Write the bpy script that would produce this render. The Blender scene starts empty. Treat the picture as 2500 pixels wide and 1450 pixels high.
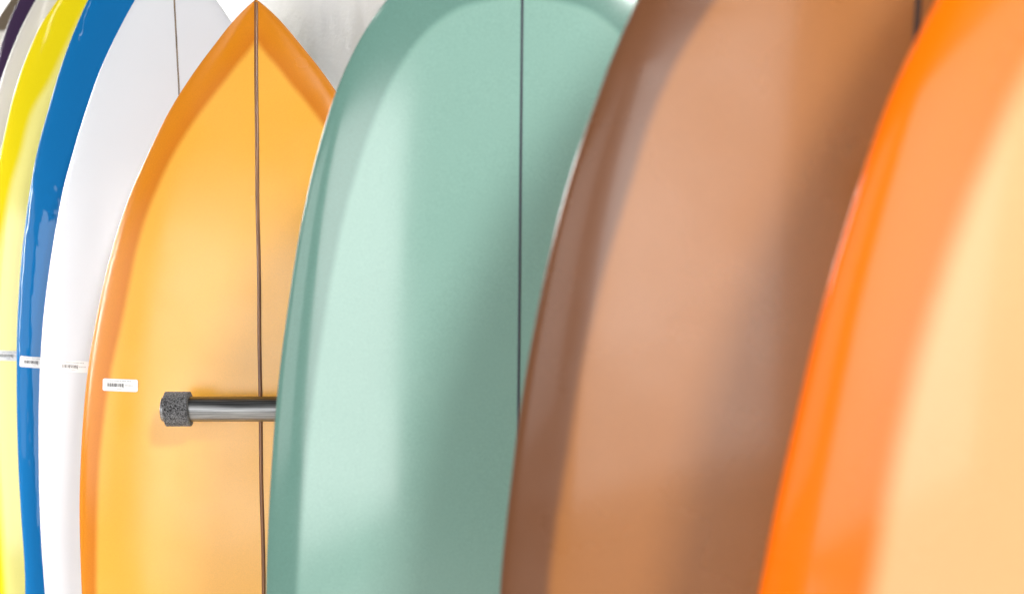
import bpy, bmesh, math, random
import numpy as np
from mathutils import Vector, Matrix

# ------------------------------------------------------------------ camera, world, lamps, exposure
scene = bpy.context.scene
C = scene.collection
CAM = Vector((0.0, 0.0, 1.5))
PITCH = math.radians(2.56)
FPX = 50.0 / 36.0 * 2500.0

cam = bpy.data.cameras.new('camera')
cam.lens = 50.0
cam.sensor_width = 36.0
cam.sensor_fit = 'HORIZONTAL'
cam.clip_start = 0.02
cam.clip_end = 200.0
cam.dof.use_dof = True
cam.dof.focus_distance = 2.0
cam.dof.aperture_fstop = 4.5
cam_ob = bpy.data.objects.new('camera', cam)
cam_ob.location = CAM
cam_ob.rotation_euler = (math.pi / 2 - PITCH, 0, 0)
C.objects.link(cam_ob)
scene.camera = cam_ob

world = bpy.data.worlds.new('World')
scene.world = world
world.use_nodes = True
bg = world.node_tree.nodes['Background']
bg.inputs['Color'].default_value = (1.0, 0.97, 0.94, 1)
bg.inputs['Strength'].default_value = 0.11

def area_lamp(name, loc, target, sx, sy, power, color=(1, 1, 1)):
    l = bpy.data.lights.new(name, 'AREA')
    l.shape = 'RECTANGLE'
    l.size = sx
    l.size_y = sy
    l.energy = power
    l.color = color
    o = bpy.data.objects.new(name, l)
    o.location = loc
    d = Vector(target) - Vector(loc)
    o.rotation_euler = d.to_track_quat('-Z', 'Y').to_euler()
    C.objects.link(o)
    return o

# shop-front window behind the photographer, to the left
area_lamp('window_light', (-1.81, -2.765, 1.35), (0.59, 0.035, 1.35), 2.2, 2.2, 82, (1.0, 0.985, 0.965))
# added fill lamp left of the aisle, for diffuse light and rail sheen
area_lamp('side_fill_light', (-4.2, -0.9, 1.6), (0, 1.6, 1.3), 2.4, 1.9, 30, (1.0, 0.985, 0.965))
# added narrow-beam lamps, far left: they draw the streaks along the glossy outer rails
for (x, y, z, w, h, p) in ((-3.4, 3.2, 1.75, 0.28, 1.0, 3.2), (-3.6, 1.2, 1.75, 0.28, 1.0, 3.2)):
    pn = area_lamp('rail_streak_light', (x, y, z), (-0.85, 2.42, 1.0), w, h, p, (1.0, 0.99, 0.97))
    pn.data.spread = math.radians(36)
# two small spotlights on the track along the aisle
for (x, y, z) in ((-2.4, 2.6, 2.35), (-2.5, 2.2, 1.95)):
    pl = bpy.data.lights.new('aisle_bulb', 'POINT')
    pl.energy = 7; pl.shadow_soft_size = 0.06; pl.color = (1.0, 0.97, 0.92)
    po = bpy.data.objects.new('aisle_bulb', pl); po.location = (x, y, z); C.objects.link(po)
# added aisle-end lamp: lights the wall and the boards' outer rails
area_lamp('aisle_end_fill_light', (-3.2, 4.6, 2.55), (-0.3, 2.6, 1.8), 2.6, 0.6, 60, (1.0, 0.985, 0.97))
# ceiling panel behind and above the photographer: it throws each board's shadow on the next one
area_lamp('ceiling_panel', (0.75, -0.9, 2.75), (-0.1, 1.6, 1.2), 0.34, 0.34, 54, (1.0, 0.975, 0.94))
# ceiling tubes over the aisle
for (x, y) in ((-1.7, 0.9), (-1.7, 2.9)):
    area_lamp('ceiling_tube', (x, y, 2.95), (x, y, 0), 0.08, 1.5, 4, (1.0, 0.98, 0.95))
# added spot on the aisle floor: its bounce fills the boards from low left
sp = bpy.data.lights.new('floor_bounce_spot', 'SPOT')
sp.energy = 7000
sp.spot_size = math.radians(19)
sp.spot_blend = 0.2
sp.shadow_soft_size = 0.05
sp.color = (1.0, 0.96, 0.9)
sp_ob = bpy.data.objects.new('floor_bounce_spot', sp)
sp_ob.location = (-4.4, -3.0, 3.1)
sp_ob.rotation_euler = (Vector((-1.45, 0.75, 0)) - sp_ob.location).to_track_quat('-Z', 'Y').to_euler()
C.objects.link(sp_ob)

scene.view_settings.view_transform = 'Standard'
scene.view_settings.look = 'None'
scene.view_settings.gamma = 1.0
scene.view_settings.use_curve_mapping = False
scene.view_settings.exposure = -0.05
scene.render.engine = 'CYCLES'

# ------------------------------------------------------------------ helpers
CP, SP = math.cos(PITCH), math.sin(PITCH)

def unproject(px, py, Y):
    """photo pixel -> world x, z on the vertical plane at distance Y"""
    a = (px - 1250.0) / FPX
    b = (725.0 - py) / FPX
    dx, dy, dz = a, CP + b * SP, -SP + b * CP
    t = Y / dy
    return dx * t, CAM.z + dz * t

base_unproject = unproject

def srgb(r, g, b):
    def f(c):
        c /= 255.0
        return c / 12.92 if c <= 0.04045 else ((c + 0.055) / 1.055) ** 2.4
    return (f(r), f(g), f(b), 1.0)

def mesh_obj(name, verts, faces, mat=None, parent=None, smooth=True):
    me = bpy.data.meshes.new(name)
    me.from_pydata([tuple(v) for v in verts], [], faces)
    me.update()
    if smooth:
        me.polygons.foreach_set('use_smooth', [True] * len(me.polygons))
    o = bpy.data.objects.new(name, me)
    if mat:
        me.materials.append(mat)
    if parent:
        o.parent = parent
    C.objects.link(o)
    return o

def tag(o, label=None, cat=None, group=None, kind=None):
    if label: o['label'] = label
    if cat: o['category'] = cat
    if group: o['group'] = group
    if kind: o['kind'] = kind
    return o

def empty(name, loc):
    o = bpy.data.objects.new(name, None)
    o.location = loc
    o.empty_display_size = 0.1
    C.objects.link(o)
    return o

def pchip(xs, ys, xq):
    xs = np.asarray(xs, float); ys = np.asarray(ys, float)
    h = np.diff(xs); d = np.diff(ys) / h
    m = np.zeros(len(xs))
    for i in range(1, len(xs) - 1):
        if d[i - 1] * d[i] > 0:
            w1 = 2 * h[i] + h[i - 1]; w2 = h[i] + 2 * h[i - 1]
            m[i] = (w1 + w2) / (w1 / d[i - 1] + w2 / d[i])
    m[0], m[-1] = d[0], d[-1]
    xq = np.clip(xq, xs[0], xs[-1])
    k = np.clip(np.searchsorted(xs, xq) - 1, 0, len(h) - 1)
    t = (xq - xs[k]) / h[k]
    return ((2*t**3 - 3*t**2 + 1) * ys[k] + (t**3 - 2*t**2 + t) * h[k] * m[k]
            + (-2*t**3 + 3*t**2) * ys[k + 1] + (t**3 - t**2) * h[k] * m[k + 1])

# ------------------------------------------------------------------ materials
def new_mat(name):
    m = bpy.data.materials.new(name)
    m.use_nodes = True
    nt = m.node_tree
    return m, nt, nt.nodes['Principled BSDF']

def board_mat(name, band, inner=None, coat_rough=0.2, soft=0.004, weave=0.06, wobble=0.0,
              coat=1.0, seam=None, blotch=0.05, ripple=0.0, ior=1.5, sharp=None):
    """tinted fibreglass: rail band colour and inner colour meet at the lap line (attribute 'lap', metres)"""
    m, nt, P = new_mat(name)
    N, L = nt.nodes, nt.links
    tc = N.new('ShaderNodeTexCoord')
    fine = N.new('ShaderNodeTexNoise'); fine.inputs['Scale'].default_value = 620; fine.inputs['Detail'].default_value = 2
    big = N.new('ShaderNodeTexNoise'); big.inputs['Scale'].default_value = 5; big.inputs['Detail'].default_value = 3
    L.new(tc.outputs['Object'], fine.inputs['Vector']); L.new(tc.outputs['Object'], big.inputs['Vector'])
    if inner is not None:
        at = N.new('ShaderNodeAttribute'); at.attribute_name = 'lap'
        wn = N.new('ShaderNodeTexNoise'); wn.inputs['Scale'].default_value = 14; wn.inputs['Detail'].default_value = 3
        L.new(tc.outputs['Object'], wn.inputs['Vector'])
        sub = N.new('ShaderNodeMath'); sub.operation = 'MULTIPLY_ADD'
        sub.inputs[1].default_value = 0.0024; L.new(wn.outputs['Fac'], sub.inputs[0]); L.new(at.outputs['Fac'], sub.inputs[2])
        mr = N.new('ShaderNodeMapRange'); mr.interpolation_type = 'SMOOTHSTEP'
        mr.inputs['From Min'].default_value = 0.0012 - soft; mr.inputs['From Max'].default_value = 0.0012 + soft
        L.new(sub.outputs[0], mr.inputs['Value'])
        mx = N.new('ShaderNodeMix'); mx.data_type = 'RGBA'
        L.new(mr.outputs['Result'], mx.inputs['Factor'])
        mx.inputs[6].default_value = inner
        if seam is not None:
            r2 = N.new('ShaderNodeMapRange'); r2.interpolation_type = 'SMOOTHSTEP'
            r2.inputs['From Min'].default_value = 0.002; r2.inputs['From Max'].default_value = 0.028
            L.new(sub.outputs[0], r2.inputs['Value'])
            mb = N.new('ShaderNodeMix'); mb.data_type = 'RGBA'
            L.new(r2.outputs['Result'], mb.inputs['Factor'])
            mb.inputs[6].default_value = seam; mb.inputs[7].default_value = band
            L.new(mb.outputs[2], mx.inputs[7])
        else:
            mx.inputs[7].default_value = band
        col = mx.outputs[2]
    else:
        rgb = N.new('ShaderNodeRGB'); rgb.outputs[0].default_value = band
        col = rgb.outputs[0]
    # faint pigment variation: cloudy resin and woven glass cloth
    hv = N.new('ShaderNodeHueSaturation')
    a = N.new('ShaderNodeMath'); a.operation = 'MULTIPLY_ADD'; a.inputs[1].default_value = weave * 2; a.inputs[2].default_value = 1 - weave - blotch
    L.new(fine.outputs['Fac'], a.inputs[0])
    b = N.new('ShaderNodeMath'); b.operation = 'MULTIPLY_ADD'; b.inputs[1].default_value = blotch * 2
    L.new(big.outputs['Fac'], b.inputs[0]); L.new(a.outputs[0], b.inputs[2])
    L.new(b.outputs[0], hv.inputs['Value']); L.new(col, hv.inputs['Color'])
    L.new(hv.outputs['Color'], P.inputs['Base Color'])
    P.inputs['Roughness'].default_value = 0.6
    P.inputs['Specular IOR Level'].default_value = 0.1
    P.inputs['Coat Weight'].default_value = coat
    P.inputs['Coat IOR'].default_value = ior
    sm = N.new('ShaderNodeTexNoise'); sm.inputs['Scale'].default_value = 11; sm.inputs['Detail'].default_value = 5
    L.new(tc.outputs['Object'], sm.inputs['Vector'])
    sr = N.new('ShaderNodeMapRange'); sr.inputs['From Min'].default_value = 0.3; sr.inputs['From Max'].default_value = 0.7
    sr.inputs['To Min'].default_value = coat_rough * 0.8; sr.inputs['To Max'].default_value = coat_rough * 1.25
    L.new(sm.outputs['Fac'], sr.inputs['Value']); L.new(sr.outputs[0], P.inputs['Coat Roughness'])
    if sharp is not None:                      # polished skin under the hazy outer coat: small crisp glints
        P.inputs['Roughness'].default_value = sharp
        P.inputs['Specular IOR Level'].default_value = 0.16
    if ripple > 0:
        rn = N.new('ShaderNodeTexNoise'); rn.inputs['Scale'].default_value = 9; rn.inputs['Detail'].default_value = 2
        mp = N.new('ShaderNodeMapping'); mp.inputs['Scale'].default_value = (4.5, 4.5, 1)
        L.new(tc.outputs['Object'], mp.inputs['Vector']); L.new(mp.outputs[0], rn.inputs['Vector'])
        bp = N.new('ShaderNodeBump'); bp.inputs['Strength'].default_value = 1.0; bp.inputs['Distance'].default_value = ripple
        L.new(rn.outputs['Fac'], bp.inputs['Height'])
        L.new(bp.outputs['Normal'], P.inputs['Coat Normal'])
    return m

def plain_mat(name, color, rough=0.5, metal=0.0, spec=0.5):
    m, nt, P = new_mat(name)
    P.inputs['Base Color'].default_value = color
    P.inputs['Roughness'].default_value = rough
    P.inputs['Metallic'].default_value = metal
    P.inputs['Specular IOR Level'].default_value = spec
    return m

def wood_mat(name, dark, light):
    m, nt, P = new_mat(name)
    N, L = nt.nodes, nt.links
    tc = N.new('ShaderNodeTexCoord'); mp = N.new('ShaderNodeMapping')
    mp.inputs['Scale'].default_value = (900, 200, 9)
    ns = N.new('ShaderNodeTexNoise'); ns.inputs['Scale'].default_value = 1; ns.inputs['Detail'].default_value = 3
    cr = N.new('ShaderNodeValToRGB')
    cr.color_ramp.elements[0].color = dark; cr.color_ramp.elements[0].position = 0.35
    cr.color_ramp.elements[1].color = light; cr.color_ramp.elements[1].position = 0.68
    L.new(tc.outputs['Object'], mp.inputs['Vector']); L.new(mp.outputs[0], ns.inputs['Vector'])
    L.new(ns.outputs['Fac'], cr.inputs['Fac']); L.new(cr.outputs[0], P.inputs['Base Color'])
    P.inputs['Roughness'].default_value = 0.45
    P.inputs['Coat Weight'].default_value = 0.6; P.inputs['Coat Roughness'].default_value = 0.2
    return m

def wall_mat():
    m, nt, P = new_mat('white_wall_paint')
    N, L = nt.nodes, nt.links
    tc = N.new('ShaderNodeTexCoord')
    ns = N.new('ShaderNodeTexNoise'); ns.inputs['Scale'].default_value = 160; ns.inputs['Detail'].default_value = 4
    n2 = N.new('ShaderNodeTexNoise'); n2.inputs['Scale'].default_value = 22; n2.inputs['Detail'].default_value = 2
    L.new(tc.outputs['Object'], ns.inputs['Vector']); L.new(tc.outputs['Object'], n2.inputs['Vector'])
    ad = N.new('ShaderNodeMath'); ad.operation = 'MULTIPLY_ADD'; ad.inputs[1].default_value = 2.0
    L.new(n2.outputs['Fac'], ad.inputs[0]); L.new(ns.outputs['Fac'], ad.inputs[2])
    bp = N.new('ShaderNodeBump'); bp.inputs['Strength'].default_value = 0.5; bp.inputs['Distance'].default_value = 0.0015
    L.new(ad.outputs[0], bp.inputs['Height']); L.new(bp.outputs['Normal'], P.inputs['Normal'])
    P.inputs['Base Color'].default_value = (0.86, 0.85, 0.84, 1)
    P.inputs['Roughness'].default_value = 0.38
    return m

def floor_mat():
    m, nt, P = new_mat('concrete_floor')
    N, L = nt.nodes, nt.links
    tc = N.new('ShaderNodeTexCoord')
    ns = N.new('ShaderNodeTexNoise'); ns.inputs['Scale'].default_value = 3; ns.inputs['Detail'].default_value = 8
    L.new(tc.outputs['Object'], ns.inputs['Vector'])
    cr = N.new('ShaderNodeValToRGB')
    cr.color_ramp.elements[0].color = (0.50, 0.47, 0.44, 1); cr.color_ramp.elements[1].color = (0.66, 0.63, 0.60, 1)
    L.new(ns.outputs['Fac'], cr.inputs['Fac']); L.new(cr.outputs[0], P.inputs['Base Color'])
    P.inputs['Roughness'].default_value = 0.55
    return m

# ------------------------------------------------------------------ setting: floor and the wall behind the rack
WS = -0.585
def wall_x(Y):
    return 0.625 + WS * (Y - 1.05)

fl = mesh_obj('floor', [(-7, -6, 0), (5, -6, 0), (5, 8, 0), (-7, 8, 0)], [(0, 1, 2, 3)], floor_mat(), smooth=False)
tag(fl, kind='structure')

y0, y1 = -1.6, 7.5
wn = Vector((1, -WS, 0)).normalized() * 0.12
wv = []
for (Y, z) in ((y0, 0), (y1, 0), (y1, 3.2), (y0, 3.2)):
    wv.append(Vector((wall_x(Y), Y, z)))
wv += [v + wn for v in wv]
wl = mesh_obj('wall', wv, [(0, 1, 2, 3), (7, 6, 5, 4), (0, 4, 5, 1), (1, 5, 6, 2), (2, 6, 7, 3), (3, 7, 4, 0)], wall_mat(), smooth=False)
tag(wl, kind='structure')

# ------------------------------------------------------------------ surfboards
class Board: pass

def rocker_fn(spec, zt):
    rk = spec.get('rocker', -0.05)             # negative: the nose curves towards the aisle end
    def rocker(zz):
        s = np.clip(np.asarray(zz, float) / zt, 0, 1)
        return spec.get('lean', 0.0) * (np.asarray(zz, float) - 1.3) + rk * np.clip((s - 0.45) / 0.55, 0, 1) ** spec.get('rock_pow', 2.2) + 0.25 * rk * np.clip((0.3 - s) / 0.3, 0, 1) ** 2
    return rocker

def stations(spec):
    """traced outline (photo pixels at distance Y) -> half width against height"""
    Y0 = spec['Y']
    zt0 = max(base_unproject(px, py, Y0)[1] for (px, py) in spec['edge'])
    rock = rocker_fn(spec, zt0)
    def unproject(px, py, _):
        z = base_unproject(px, py, Y0)[1]
        x = None
        for _i in range(5):
            y = Y0 + float(rock(z))
            c = base_unproject(np.interp(py, [p[0] for p in spec['stringer']], [p[1] for p in spec['stringer']]), py, y)[0]
            if x is not None:
                y += (x - c) * spec.get('yaw', 0.0)
            x, z = base_unproject(px, py, y)
        return x, z
    spec['un'] = unproject
    Y = Y0
    sx = spec['stringer']                      # [(y_px, x_px)]
    sy = [p[0] for p in sx]; sxx = [p[1] for p in sx]
    def centre(py):
        x = np.interp(py, sy, sxx)
        return unproject(x, py, Y)[0]
    pts = []
    for (px, py) in spec['edge']:
        x, z = unproject(px, py, Y)
        pts.append((z, centre(py) - x))
    for (z, w) in spec['tail']:
        pts.append((z, w))
    pts.sort()
    cz = [(unproject(np.interp(py, sy, sxx), py, Y)[1], centre(py)) for py in sy]
    cz.sort()
    return pts, cz, centre

def make_board(spec, nz=260, nt=60):
    Y = spec['Y']
    pts, cz, centre = stations(spec)
    zt = max(p[0] for p in pts)                # nose height
    z = np.array([p[0] for p in pts]); w = np.array([max(p[1], 0.0) for p in pts])
    # smooth the squared half width so round noses stay round
    zg = np.linspace(0, zt, 1201)
    wg = pchip(z, w, zg)
    sig = spec.get('smooth', 0.018) / (zt / 1200)
    r = int(3 * sig)
    ker = np.exp(-0.5 * (np.arange(-r, r + 1) / sig) ** 2); ker /= ker.sum()
    q = spec.get('nose_pow', 2.0)
    f = wg ** q
    ext = np.concatenate([2 * f[0] - f[1:r + 1][::-1], f, 2 * f[-1] - f[-r - 1:-1][::-1]])
    f = np.convolve(ext, ker, 'valid')
    f = f - f[-1] * (np.linspace(0, 1, 1201) ** 30)
    wg = np.clip(f, 0, None) ** (1 / q)
    wg[-1] = 0
    B = Board()
    B.Y, B.zt = Y, zt
    czz = [c[0] for c in cz]; czx = [c[1] for c in cz]
    x_lo = czx[0] + spec.get('base_dx', 0.0)
    B.x0 = x_lo
    B.cx = lambda zz: np.interp(zz, [0.0] + czz, [x_lo] + czx)
    B.w = lambda zz: np.interp(zz, zg, wg)
    T = spec.get('thick', 0.064)
    def thick(zz):
        s = np.clip(np.asarray(zz) / zt, 0, 1)
        nose = np.clip((1 - s) / 0.42, 0, 1); tail = np.clip(s / 0.35, 0, 1)
        return 0.012 + (T - 0.012) * np.minimum(1, (1 - (1 - nose) ** 2.1)) * (0.42 + 0.58 * (1 - (1 - tail) ** 2))
    B.t = thick
    rocker = rocker_fn(spec, zt)
    B.rocker = rocker
    tw = spec.get('yaw', 0.0)
    p1, p2 = spec.get('prof', (3.0, 0.53))
    def front(x, zz):                          # y of the face towards the aisle end of the row
        u = np.clip(np.abs((x - B.cx(zz)) / np.maximum(B.w(zz), 1e-5)), 0, 1)
        return Y + rocker(zz) - 0.5 * thick(zz) * (1 - u ** p1) ** p2 + (x - B.cx(zz)) * tw
    B.front = front
    # height samples, denser at the nose
    s = np.linspace(0, 1, nz)
    zs = zt * (1 - (1 - s) ** 1.7)
    th = np.linspace(0, 2 * math.pi, 2 * nt, endpoint=False)
    verts = []
    for zz in zs[:-1]:
        W, t, c, rr = float(B.w(zz)), float(thick(zz)), float(B.cx(zz)), float(rocker(zz))
        t = min(t, 2 * W * 0.9 + 0.004)
        for a in th:
            ca, sa = math.cos(a), math.sin(a)
            u = math.copysign(abs(ca) ** 0.8, ca)
            y = 0.5 * t * (1 - abs(u) ** p1) ** p2
            y = -y if sa > 0 else 0.8 * y
            verts.append((c + W * u, Y + rr + y + W * u * tw, zz))
    n = 2 * nt
    faces = []
    for i in range(nz - 2):
        for k in range(n):
            a, b = i * n + k, i * n + (k + 1) % n
            faces.append((a, b, b + n, a + n))
    verts.append((float(B.cx(zt)), Y + float(rocker(zt)), zt))
    top = len(verts) - 1
    base = (nz - 2) * n
    for k in range(n):
        faces.append((base + k, base + (k + 1) % n, top))
    faces.append(tuple(range(n - 1, -1, -1)))
    B.y0 = Y + float(rocker(0.0))
    root = empty(spec['name'], (x_lo, B.y0, 0))
    B.root = root
    o = V_obj('body', verts, faces, spec['mat'], B)
    # lap line: signed distance (positive in the rail band)
    if 'lap' in spec:
        lp = []
        for (px, py) in spec['lap']:
            x, zz = spec['un'](px, py, Y)
            lp.append((zz, centre(py) - x))
        zlast = min(p[0] for p in lp)
        wl_ = [p[1] for p in lp if p[0] == zlast][0]
        off = float(B.w(zlast)) - wl_
        for zz in np.linspace(zlast - 0.06, 0.12, 12):
            lp.append((zz, float(B.w(zz)) - off))
        lp.sort()
        lz = np.array([p[0] for p in lp]); lw = np.array([max(p[1], 0) for p in lp])
        zz = np.linspace(lz[0], lz[-1], 700)
        ww = pchip(lz, lw ** 1.5, zz).clip(0) ** (1 / 1.5)
        k7 = np.ones(15) / 15
        ww2 = np.convolve(np.pad(ww, 7, mode='edge'), k7, 'valid')
        ww[:-40] = ww2[:-40]
        V = np.array(verts)
        ax = np.abs(V[:, 0] - B.cx(V[:, 2])); vz = V[:, 2]
        arc = np.concatenate([[0], np.cumsum(np.hypot(np.diff(ww), np.diff(zz)))])
        q = np.linspace(0, arc[-1], 1300)
        qw, qz = np.interp(q, arc, ww), np.interp(q, arc, zz)
        d = np.concatenate([np.sqrt((ca_[:, None] - qw) ** 2 + (cz_[:, None] - qz) ** 2).min(axis=1)
                            for ca_, cz_ in zip(np.array_split(ax, 40), np.array_split(vz, 40))])
        inside = (vz < lz[-1]) & (vz > lz[0]) & (ax < np.interp(vz, zz, ww))
        val = np.where(inside, -d, d)
    elif 'nose_cut' in spec:
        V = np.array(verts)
        val = V[:, 2] - unproject(0, spec['nose_cut'], Y)[1]
    else:
        val = None
    if val is not None:
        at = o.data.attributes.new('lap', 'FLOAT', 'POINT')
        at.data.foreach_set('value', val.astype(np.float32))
    # stringer: thin strip of wood let into the face
    if 'string_w' in spec:
        hw = spec['string_w'] / 2
        zs2 = 0.03 + (zt - 0.0308) * (1 - (1 - np.linspace(0, 1, 240)) ** 1.9)
        vv, ff = [], []
        for zz in zs2:
            c = float(B.cx(zz)); g = min(hw, float(B.w(zz)) * 0.8)
            wob = spec.get('string_wob', 0.0) * math.sin(zz * 9 + 1) * math.sin(zz * 23)
            for k in (-1.0, -0.99, 0.99, 1.0):
                x = c + g * k + wob
                y = float(front(x, zz)) + (0.001 if abs(k) == 1.0 else -0.0004)
                vv.append((x, y, zz))
        for i in range(len(zs2) - 1):
            for k in range(3):
                a = i * 4 + k
                ff.append((a, a + 1, a + 5, a + 4))
        V_obj('stringer', vv, ff, spec['string_mat'], B)
    tag(root, spec['label'], 'surfboard', 'surfboards standing in the rack')
    return B

def V_obj(name, verts, faces, mat, B, parent=None, smooth=True):
    """link a mesh given in world coordinates under the board's root (whose origin is its foot)"""
    off = Vector((B.x0, B.y0, 0))
    return mesh_obj(name, [Vector(v) - off for v in verts], faces, mat, parent or B.root, smooth)

walnut = wood_mat('walnut_stringer', srgb(98, 56, 20), srgb(148, 94, 42))
navy_glue = plain_mat('dark_stringer', srgb(52, 62, 74), 0.4)
dark_glue = plain_mat('umber_stringer', srgb(58, 36, 26), 0.4)
thin_glue = wood_mat('pale_stringer', srgb(70, 52, 34), srgb(150, 126, 98))

M = {}
M['orange'] = board_mat('bright_orange_resin', srgb(255, 114, 0), srgb(236, 176, 124), 0.24, soft=0.010, seam=srgb(252, 112, 16), coat=0.34, weave=0.08, sharp=0.1)
M['brown'] = board_mat('caramel_brown_resin', srgb(112, 70, 42), srgb(160, 101, 44), 0.28, soft=0.005, weave=0.12, sharp=0.1, coat=0.95)
M['green'] = board_mat('seafoam_green_resin', srgb(104, 146, 136), srgb(138, 180, 169), 0.13, soft=0.005, weave=0.16, ior=1.6)
M['amber'] = board_mat('amber_resin', srgb(214, 130, 0), srgb(240, 174, 62), 0.22, soft=0.006, seam=srgb(208, 120, 8), weave=0.11, ior=1.55)
M['white'] = board_mat('white_resin', srgb(216, 220, 228), None, 0.2, weave=0.01, blotch=0.01)
M['blue'] = board_mat('blue_gloss', srgb(0, 106, 170), None, 0.015, weave=0.06, blotch=0.03, ripple=0.002, coat=0.5)
M['yellow'] = board_mat('yellow_resin', srgb(240, 218, 0), srgb(246, 236, 140), 0.08, soft=0.008, weave=0.05)
M['grey'] = board_mat('pale_grey_resin', srgb(214, 212, 208), None, 0.1, weave=0.02, blotch=0.02)
M['purple'] = board_mat('dark_purple_resin', srgb(58, 38, 72), None, 0.12)
M['taupe'] = board_mat('taupe_nose_resin', srgb(112, 100, 84), srgb(236, 234, 228), 0.12, soft=0.006)  # darker tone above the cut height, pale body below

S = {}
S['orange'] = dict(yaw=-0.22, lean=-0.05, rocker=-0.01, name='surfboard', Y=0.82, mat=M['orange'], label='bright orange surfboard with pale peach centre overlapping the caramel brown board',
    stringer=[(-1070, 3080), (1450, 3088)], string_w=0.004, string_mat=dark_glue,
    edge=[(3080, -1070), (2950, -1000), (2830, -870), (2680, -680), (2550, -480), (2440, -290), (2350, -120), (2290, 0), (2250, 80), (2210, 155), (2172, 240), (2140, 330), (2110, 420), (2080, 510),
          (2050, 610), (2021, 700), (1995, 800), (1970, 900), (1945, 1010), (1920, 1110), (1895, 1220), (1870, 1340), (1850, 1450)],
    lap=[(3080, -700), (2900, -560), (2720, -270), (2585, 0), (2500, 150), (2460, 230), (2410, 340), (2370, 430), (2320, 560), (2280, 670), (2250, 770), (2222, 860), (2195, 960),
         (2172, 1060), (2150, 1160), (2125, 1300), (2100, 1450)],
    tail=[(1.12, 0.300), (0.9, 0.302), (0.6, 0.280), (0.25, 0.21), (0.0, 0.14)], thick=0.07)
S['brown'] = dict(yaw=-0.2, lean=-0.05, rocker=-0.01, name='surfboard', Y=1.05, mat=M['brown'], label='caramel brown surfboard with darker brown rail band and dark stringer',
    stringer=[(-850, 2236), (0, 2222), (150, 2211), (1450, 2198)], string_w=0.0042, string_mat=dark_glue,
    edge=[(2228, -850), (2120, -810), (2010, -710), (1890, -570), (1780, -410), (1680, -240), (1600, -90), (1555, 0), (1530, 50), (1498, 130), (1465, 220), (1435, 300), (1410, 370), (1385, 450),
          (1365, 520), (1343, 610), (1325, 690), (1309, 770), (1290, 870), (1276, 950), (1262, 1050), (1252, 1130), (1240, 1230), (1228, 1340), (1218, 1450)],
    lap=[(2228, -600), (2110, -530), (1980, -370), (1850, -170), (1745, 0), (1690, 80), (1645, 160), (1603, 250), (1575, 320), (1545, 420), (1520, 500), (1490, 600), (1465, 690),
         (1443, 780), (1420, 880), (1405, 970), (1390, 1060), (1375, 1150), (1358, 1250), (1346, 1340), (1335, 1450)],
    tail=[(1.1, 0.299), (0.9, 0.298), (0.6, 0.275), (0.25, 0.20), (0.0, 0.13)], thick=0.07)
S['green'] = dict(yaw=0.0, lean=0.0, rocker=-0.02, name='surfboard', Y=1.5, mat=M['green'], label='seafoam green surfboard with round nose, darker rail band and navy stringer',
    stringer=[(-155, 1276), (0, 1275), (1000, 1265), (1450, 1260)], string_w=0.0028, string_mat=navy_glue,
    edge=[(1275, -155), (1140, -135), (1060, -100), (1000, -60), (943, 0), (897, 65), (860, 130), (836, 184), (815, 237), (795, 300), (775, 370), (755, 450), (738, 530),
          (722, 620), (710, 700), (697, 790), (685, 880), (675, 980), (668, 1060), (662, 1150), (656, 1250), (652, 1350), (649, 1450)],
    lap=[(1275, -6), (1200, 4), (1130, 22), (1080, 50), (1030, 95), (990, 150), (950, 220), (915, 300), (885, 390), (860, 470), (840, 545), (822, 635), (808, 710), (795, 790),
         (781, 880), (768, 980), (757, 1080), (748, 1180), (740, 1280), (734, 1380), (730, 1450)],
    tail=[(1.0, 0.266), (0.75, 0.262), (0.5, 0.24), (0.2, 0.17), (0.0, 0.11)], thick=0.066)
S['amber'] = dict(yaw=-0.03, lean=0.048, rocker=0.0, name='surfboard', Y=2.06, mat=M['amber'], label='amber surfboard with pointed nose and walnut stringer behind the steel rack peg',
    stringer=[(0, 626), (174, 630), (350, 633), (938, 644), (1450, 653)], string_w=0.0058, string_mat=walnut, string_wob=0.0006, nose_pow=1.15, smooth=0.014,
    edge=[(626, 0), (597, 23), (566, 55), (522, 113), (489, 155), (448, 215), (407, 282), (370, 358), (331, 442), (300, 522), (273, 610), (255, 680), (239, 755), (225, 830),
          (212, 920), (203, 1020), (196, 1150), (194, 1250), (196, 1350), (200, 1450)],
    lap=[(627, 104), (619, 116), (566, 184), (498, 273), (455, 334), (400, 438), (350, 570), (322, 700), (302, 800), (280, 900), (264, 1000), (252, 1100), (245, 1250), (243, 1450)],
    tail=[(0.8, 0.257), (0.5, 0.225), (0.2, 0.16), (0.0, 0.10)], thick=0.062)
S['white'] = dict(lean=0.048, rocker=0.0, name='surfboard', Y=2.24, mat=M['white'], label='plain white surfboard with thin brown stringer and barcode label beside the blue board',
    stringer=[(-115, 423), (0, 429), (218, 443), (500, 455), (942, 463), (1450, 468)], string_w=0.0026, string_mat=thin_glue,
    edge=[(423, -115), (390, -80), (357, -38), (330, 0), (303, 50), (276, 102), (248, 163), (229, 212), (210, 270), (188, 339), (171, 400), (156, 452), (139, 542), (125, 626),
          (115, 700), (104, 795), (96, 942), (94, 1057), (95, 1173), (99, 1288), (110, 1450)],
    tail=[(0.7, 0.215), (0.4, 0.18), (0.15, 0.12), (0.0, 0.08)], thick=0.058, nose_pow=1.5)
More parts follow.
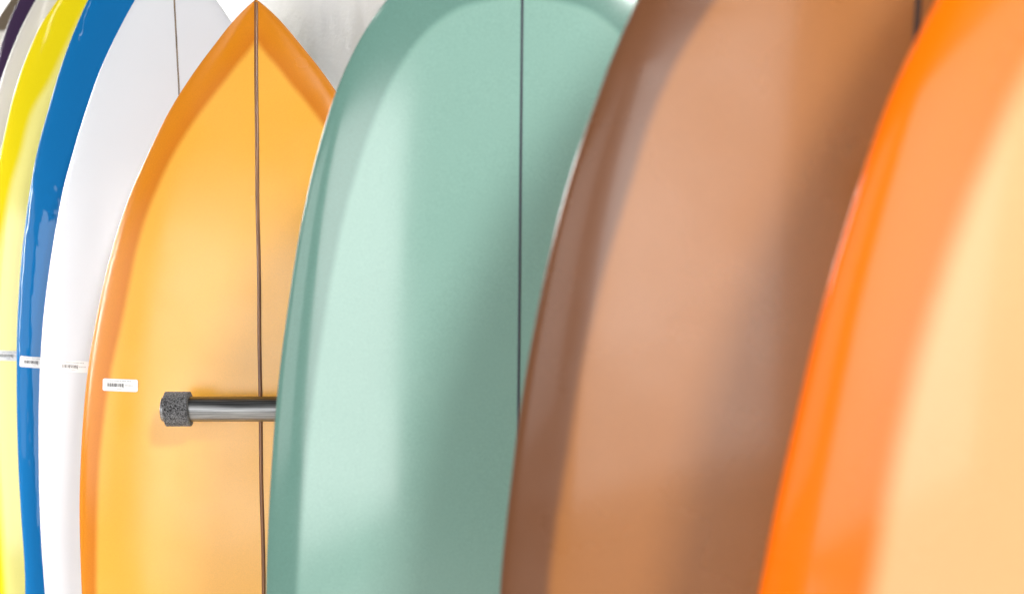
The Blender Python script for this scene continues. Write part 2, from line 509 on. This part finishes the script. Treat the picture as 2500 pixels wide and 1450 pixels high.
S['blue'] = dict(yaw=0.25, lean=0.048, rocker=0.0, name='surfboard', Y=2.42, mat=M['blue'], label='glossy royal blue surfboard with white light streaks along its rail',
    stringer=[(-190, 366), (1450, 372)],
    edge=[(366, -190), (330, -165), (285, -110), (248, -55), (215, 0), (193, 50), (171, 102), (151, 158), (130, 225), (115, 280), (94, 355), (75, 452), (61, 554), (52, 635), (46, 722),
          (42, 800), (41, 942), (44, 1103), (51, 1242), (62, 1427)],
    tail=[(0.6, 0.205), (0.35, 0.175), (0.15, 0.15), (0.0, 0.10)], thick=0.066)
S['yellow'] = dict(yaw=0.2, lean=0.048, rocker=0.0, name='surfboard', Y=2.62, mat=M['yellow'], label='yellow surfboard with bright lemon rail band and paler yellow centre',
    stringer=[(-160, 305), (1450, 308)],
    edge=[(305, -160), (260, -130), (210, -80), (170, -35), (141, 0), (120, 32), (100, 59), (86, 90), (72, 122), (59, 154), (45, 194), (34, 228), (25, 265), (2, 372), (-20, 480), (-38, 600),
          (-52, 750), (-57, 880), (-54, 1050), (-45, 1200), (-32, 1380), (-26, 1450)],
    lap=[(305, -80), (250, -30), (205, 40), (168, 115), (132, 193), (83, 280), (55, 386), (38, 438), (23, 505), (12, 565), (1, 615), (-10, 750), (-14, 900), (-9, 1050), (1, 1180), (16, 1350), (23, 1450)],
    tail=[(0.5, 0.225), (0.25, 0.17), (0.0, 0.10)])
S['grey'] = dict(yaw=0.15, lean=0.048, rocker=0.0, name='surfboard', Y=2.82, mat=M['grey'], label='pale grey surfboard between the dark purple and the yellow board',
    stringer=[(-180, 252), (1450, 256)],
    edge=[(252, -180), (200, -145), (150, -90), (115, -42), (88, 0), (59, 54), (36, 106), (18, 152), (0, 205), (-15, 260), (-35, 360), (-52, 500), (-66, 700), (-70, 900), (-66, 1100), (-50, 1450)],
    tail=[(0.4, 0.20), (0.2, 0.15), (0.0, 0.10)])
S['purple'] = dict(lean=0.048, rocker=0.0, name='surfboard', Y=3.0, mat=M['purple'], label='dark purple surfboard behind the pale grey board',
    stringer=[(-190, 225), (1450, 230)],
    edge=[(225, -190), (160, -150), (110, -95), (75, -45), (48, 0), (27, 40), (11, 84), (-1, 120), (-20, 190), (-45, 320), (-66, 500), (-80, 750), (-82, 900), (-76, 1150), (-58, 1450)],
    tail=[(0.4, 0.20), (0.2, 0.15), (0.0, 0.10)])
S['taupe'] = dict(lean=0.048, rocker=0.0, name='surfboard', Y=3.2, mat=M['taupe'], label='white surfboard with dark taupe nose behind the dark purple board', nose_cut=74,
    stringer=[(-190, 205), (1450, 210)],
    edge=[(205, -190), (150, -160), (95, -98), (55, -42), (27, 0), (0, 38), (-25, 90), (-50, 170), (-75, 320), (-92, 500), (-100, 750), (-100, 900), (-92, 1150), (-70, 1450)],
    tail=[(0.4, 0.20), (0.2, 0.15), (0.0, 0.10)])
Bd = {k: make_board(v) for k, v in S.items()}

# ------------------------------------------------------------------ barcode labels stuck on four boards
paper = plain_mat('label_paper', (0.86, 0.86, 0.87, 1), 0.45)
ink = plain_mat('black_ink', (0.03, 0.03, 0.035, 1), 0.6)
pale_ink = plain_mat('faint_grey_ink', (0.45, 0.45, 0.46, 1), 0.6)

def sticker(B, px, py, wd, hg, rot, seed):
    """rounded paper label; px, py is its top-left corner in the photo, wd and hg are metres"""
    def surf(x, z, lift):
        return (x, float(B.front(x, z)) - lift, z)
    X0, Z0 = unproject(px, py, B.Y - 0.02)
    cr, sr = math.cos(rot), math.sin(rot)
    def loc(u, v, lift):
        return surf(X0 + u * cr + v * sr, Z0 - v * cr + u * sr, lift)
    nx, nzz, r = 30, 14, 0.0022
    vv, ff = [], []
    for j in range(nzz + 1):
        v = hg * j / nzz
        e = max(0.0, r - min(v, hg - v)); ins = r - math.sqrt(max(0, r * r - e * e))
        for i in range(nx + 1):
            u = ins + (wd - 2 * ins) * i / nx
            vv.append(loc(u, v, 0.0008))
    for j in range(nzz):
        for i in range(nx):
            a = j * (nx + 1) + i
            ff.append((a, a + nx + 1, a + nx + 2, a + 1))
    st = V_obj('barcode_label', vv, ff, paper, B)
    st['label'] = 'small white barcode label'
    rnd = random.Random(seed)
    def quads(name, rects, mat):
        q, f = [], []
        for (u0, u1, v0, v1) in rects:
            b = len(q)
            n = max(1, int((u1 - u0) / 0.002))
            for i in range(n + 1):
                u = u0 + (u1 - u0) * i / n
                q += [loc(u, v0, 0.0011), loc(u, v1, 0.0011)]
            for i in range(n):
                f.append((b + 2 * i, b + 2 * i + 1, b + 2 * i + 3, b + 2 * i + 2))
        o = V_obj(name, q, f, mat, B, st)
        return o
    bars, u = [], wd * 0.14
    while u < wd * 0.58:
        b = rnd.choice((0.0003, 0.0005, 0.0008, 0.0011))
        bars.append((u, u + b, hg * 0.36, hg * 0.64))
        u += b + rnd.choice((0.0004, 0.0006, 0.001, 0.0013))
    bars.append((u, u + 0.0007, hg * 0.36, hg * 0.72))
    quads('barcode', bars, ink)
    txt, u = [], wd * 0.2
    while u < wd * 0.78:
        b = rnd.uniform(0.0008, 0.0022)
        txt.append((u, u + b, hg * 0.13, hg * 0.20)); u += b + rnd.choice((0.0005, 0.0005, 0.0012))
    u = wd * 0.64
    while u < wd * 0.86:
        b = rnd.uniform(0.0008, 0.0018)
        txt.append((u, u + b, hg * 0.47, hg * 0.54)); u += b + 0.0006
    u = wd * 0.42
    while u < wd * 0.54:
        b = rnd.uniform(0.0008, 0.0014)
        txt.append((u, u + b, hg * 0.76, hg * 0.82)); u += b + 0.0006
    quads('small_print', txt, pale_ink)

sticker(Bd['amber'], 246, 925, 0.0535, 0.0178, math.radians(-1.0), 3)
sticker(Bd['white'], 141, 879, 0.0535, 0.0178, math.radians(-2.0), 5)
sticker(Bd['blue'], 70, 863, 0.0535, 0.0180, math.radians(-4.0), 8)
sticker(Bd['yellow'], 8, 850, 0.0535, 0.0180, math.radians(-2.0), 11)

# ------------------------------------------------------------------ steel rack peg with a felt collar
def steel_mat():
    m, nt, P = new_mat('brushed_steel')
    N, L = nt.nodes, nt.links
    tc = N.new('ShaderNodeTexCoord'); mp = N.new('ShaderNodeMapping'); mp.inputs['Scale'].default_value = (14, 700, 700)
    ns = N.new('ShaderNodeTexNoise'); ns.inputs['Scale'].default_value = 1; ns.inputs['Detail'].default_value = 4
    L.new(tc.outputs['Object'], mp.inputs['Vector']); L.new(mp.outputs[0], ns.inputs['Vector'])
    cr = N.new('ShaderNodeValToRGB')
    cr.color_ramp.elements[0].color = (0.10, 0.105, 0.11, 1); cr.color_ramp.elements[0].position = 0.3
    cr.color_ramp.elements[1].color = (0.42, 0.43, 0.44, 1); cr.color_ramp.elements[1].position = 0.75
    L.new(ns.outputs['Fac'], cr.inputs['Fac']); L.new(cr.outputs[0], P.inputs['Base Color'])
    rr = N.new('ShaderNodeMapRange'); rr.inputs['To Min'].default_value = 0.22; rr.inputs['To Max'].default_value = 0.5
    L.new(ns.outputs['Fac'], rr.inputs['Value']); L.new(rr.outputs[0], P.inputs['Roughness'])
    P.inputs['Metallic'].default_value = 1.0
    return m

def felt_mat():
    m, nt, P = new_mat('grey_felt')
    N, L = nt.nodes, nt.links
    tc = N.new('ShaderNodeTexCoord'); mp = N.new('ShaderNodeMapping'); mp.inputs['Scale'].default_value = (1, 1, 1)
    ns = N.new('ShaderNodeTexNoise'); ns.inputs['Scale'].default_value = 600; ns.inputs['Detail'].default_value = 3; ns.inputs['Distortion'].default_value = 1.2
    L.new(tc.outputs['Object'], ns.inputs['Vector'])
    cr = N.new('ShaderNodeValToRGB')
    cr.color_ramp.elements[0].color = (0.012, 0.012, 0.014, 1); cr.color_ramp.elements[0].position = 0.42
    cr.color_ramp.elements[1].color = (0.30, 0.30, 0.32, 1); cr.color_ramp.elements[1].position = 0.64
    L.new(ns.outputs['Fac'], cr.inputs['Fac']); L.new(cr.outputs[0], P.inputs['Base Color'])
    bp = N.new('ShaderNodeBump'); bp.inputs['Strength'].default_value = 1.0; bp.inputs['Distance'].default_value = 0.0015
    L.new(ns.outputs['Fac'], bp.inputs['Height']); L.new(bp.outputs['Normal'], P.inputs['Normal'])
    P.inputs['Roughness'].default_value = 0.95; P.inputs['Specular IOR Level'].default_value = 0.1
    P.inputs['Sheen Weight'].default_value = 0.3
    return m

PY = 1.965
xa, za = unproject(397, 998, PY)
xb, zb = unproject(668, 996, PY)
peg = empty('rack_peg', (xa, PY, za))
def lathe(name, prof, mat, parent, n=48, jag=0.0, seed=0, shear=0.0):
    """profile [(x along peg, radius)] turned about the peg axis, local to the peg"""
    rnd = random.Random(seed)
    vv, ff = [], []
    for (x, r) in prof:
        for k in range(n):
            a = 2 * math.pi * k / n
            j = 1 + (rnd.uniform(-jag, jag) if r > 0.019 else 0)
            vv.append((x + shear * math.sin(a) * r + rnd.uniform(-jag, jag) * 0.01, -math.cos(a) * r * j, math.sin(a) * r * j))
    for i in range(len(prof) - 1):
        for k in range(n):
            a, b = i * n + k, i * n + (k + 1) % n
            ff.append((a, b, b + n, a + n))
    return mesh_obj(name, vv, ff, mat, parent)
Lp = wall_x(PY) - xa + 0.03
R = 0.0174
steel = steel_mat()
lathe('tube', [(0.02, R - 0.003), (0.0, R - 0.003), (0.0, R - 0.0008), (0.0008, R), (0.0015, R)] + [(x, R) for x in np.linspace(0.01, Lp, 12)], steel, peg)
lathe('end_plug', [(0.002, 0.0001), (0.002, R - 0.004), (0.001, R - 0.0029)], plain_mat('black_plug', (0.02, 0.02, 0.02, 1), 0.5), peg)
lathe('felt_collar', [(0.005, R), (0.005, 0.0232)] + [(x, 0.0238) for x in np.linspace(0.0054, 0.0384, 18)] + [(0.0388, 0.0232), (0.0388, R)],
      felt_mat(), peg, n=90, jag=0.018, seed=4, shear=-0.05)
tag(peg, 'steel rack peg with grey felt collar on its end in front of the amber board', 'rack peg')
bpy.context.view_layer.update()
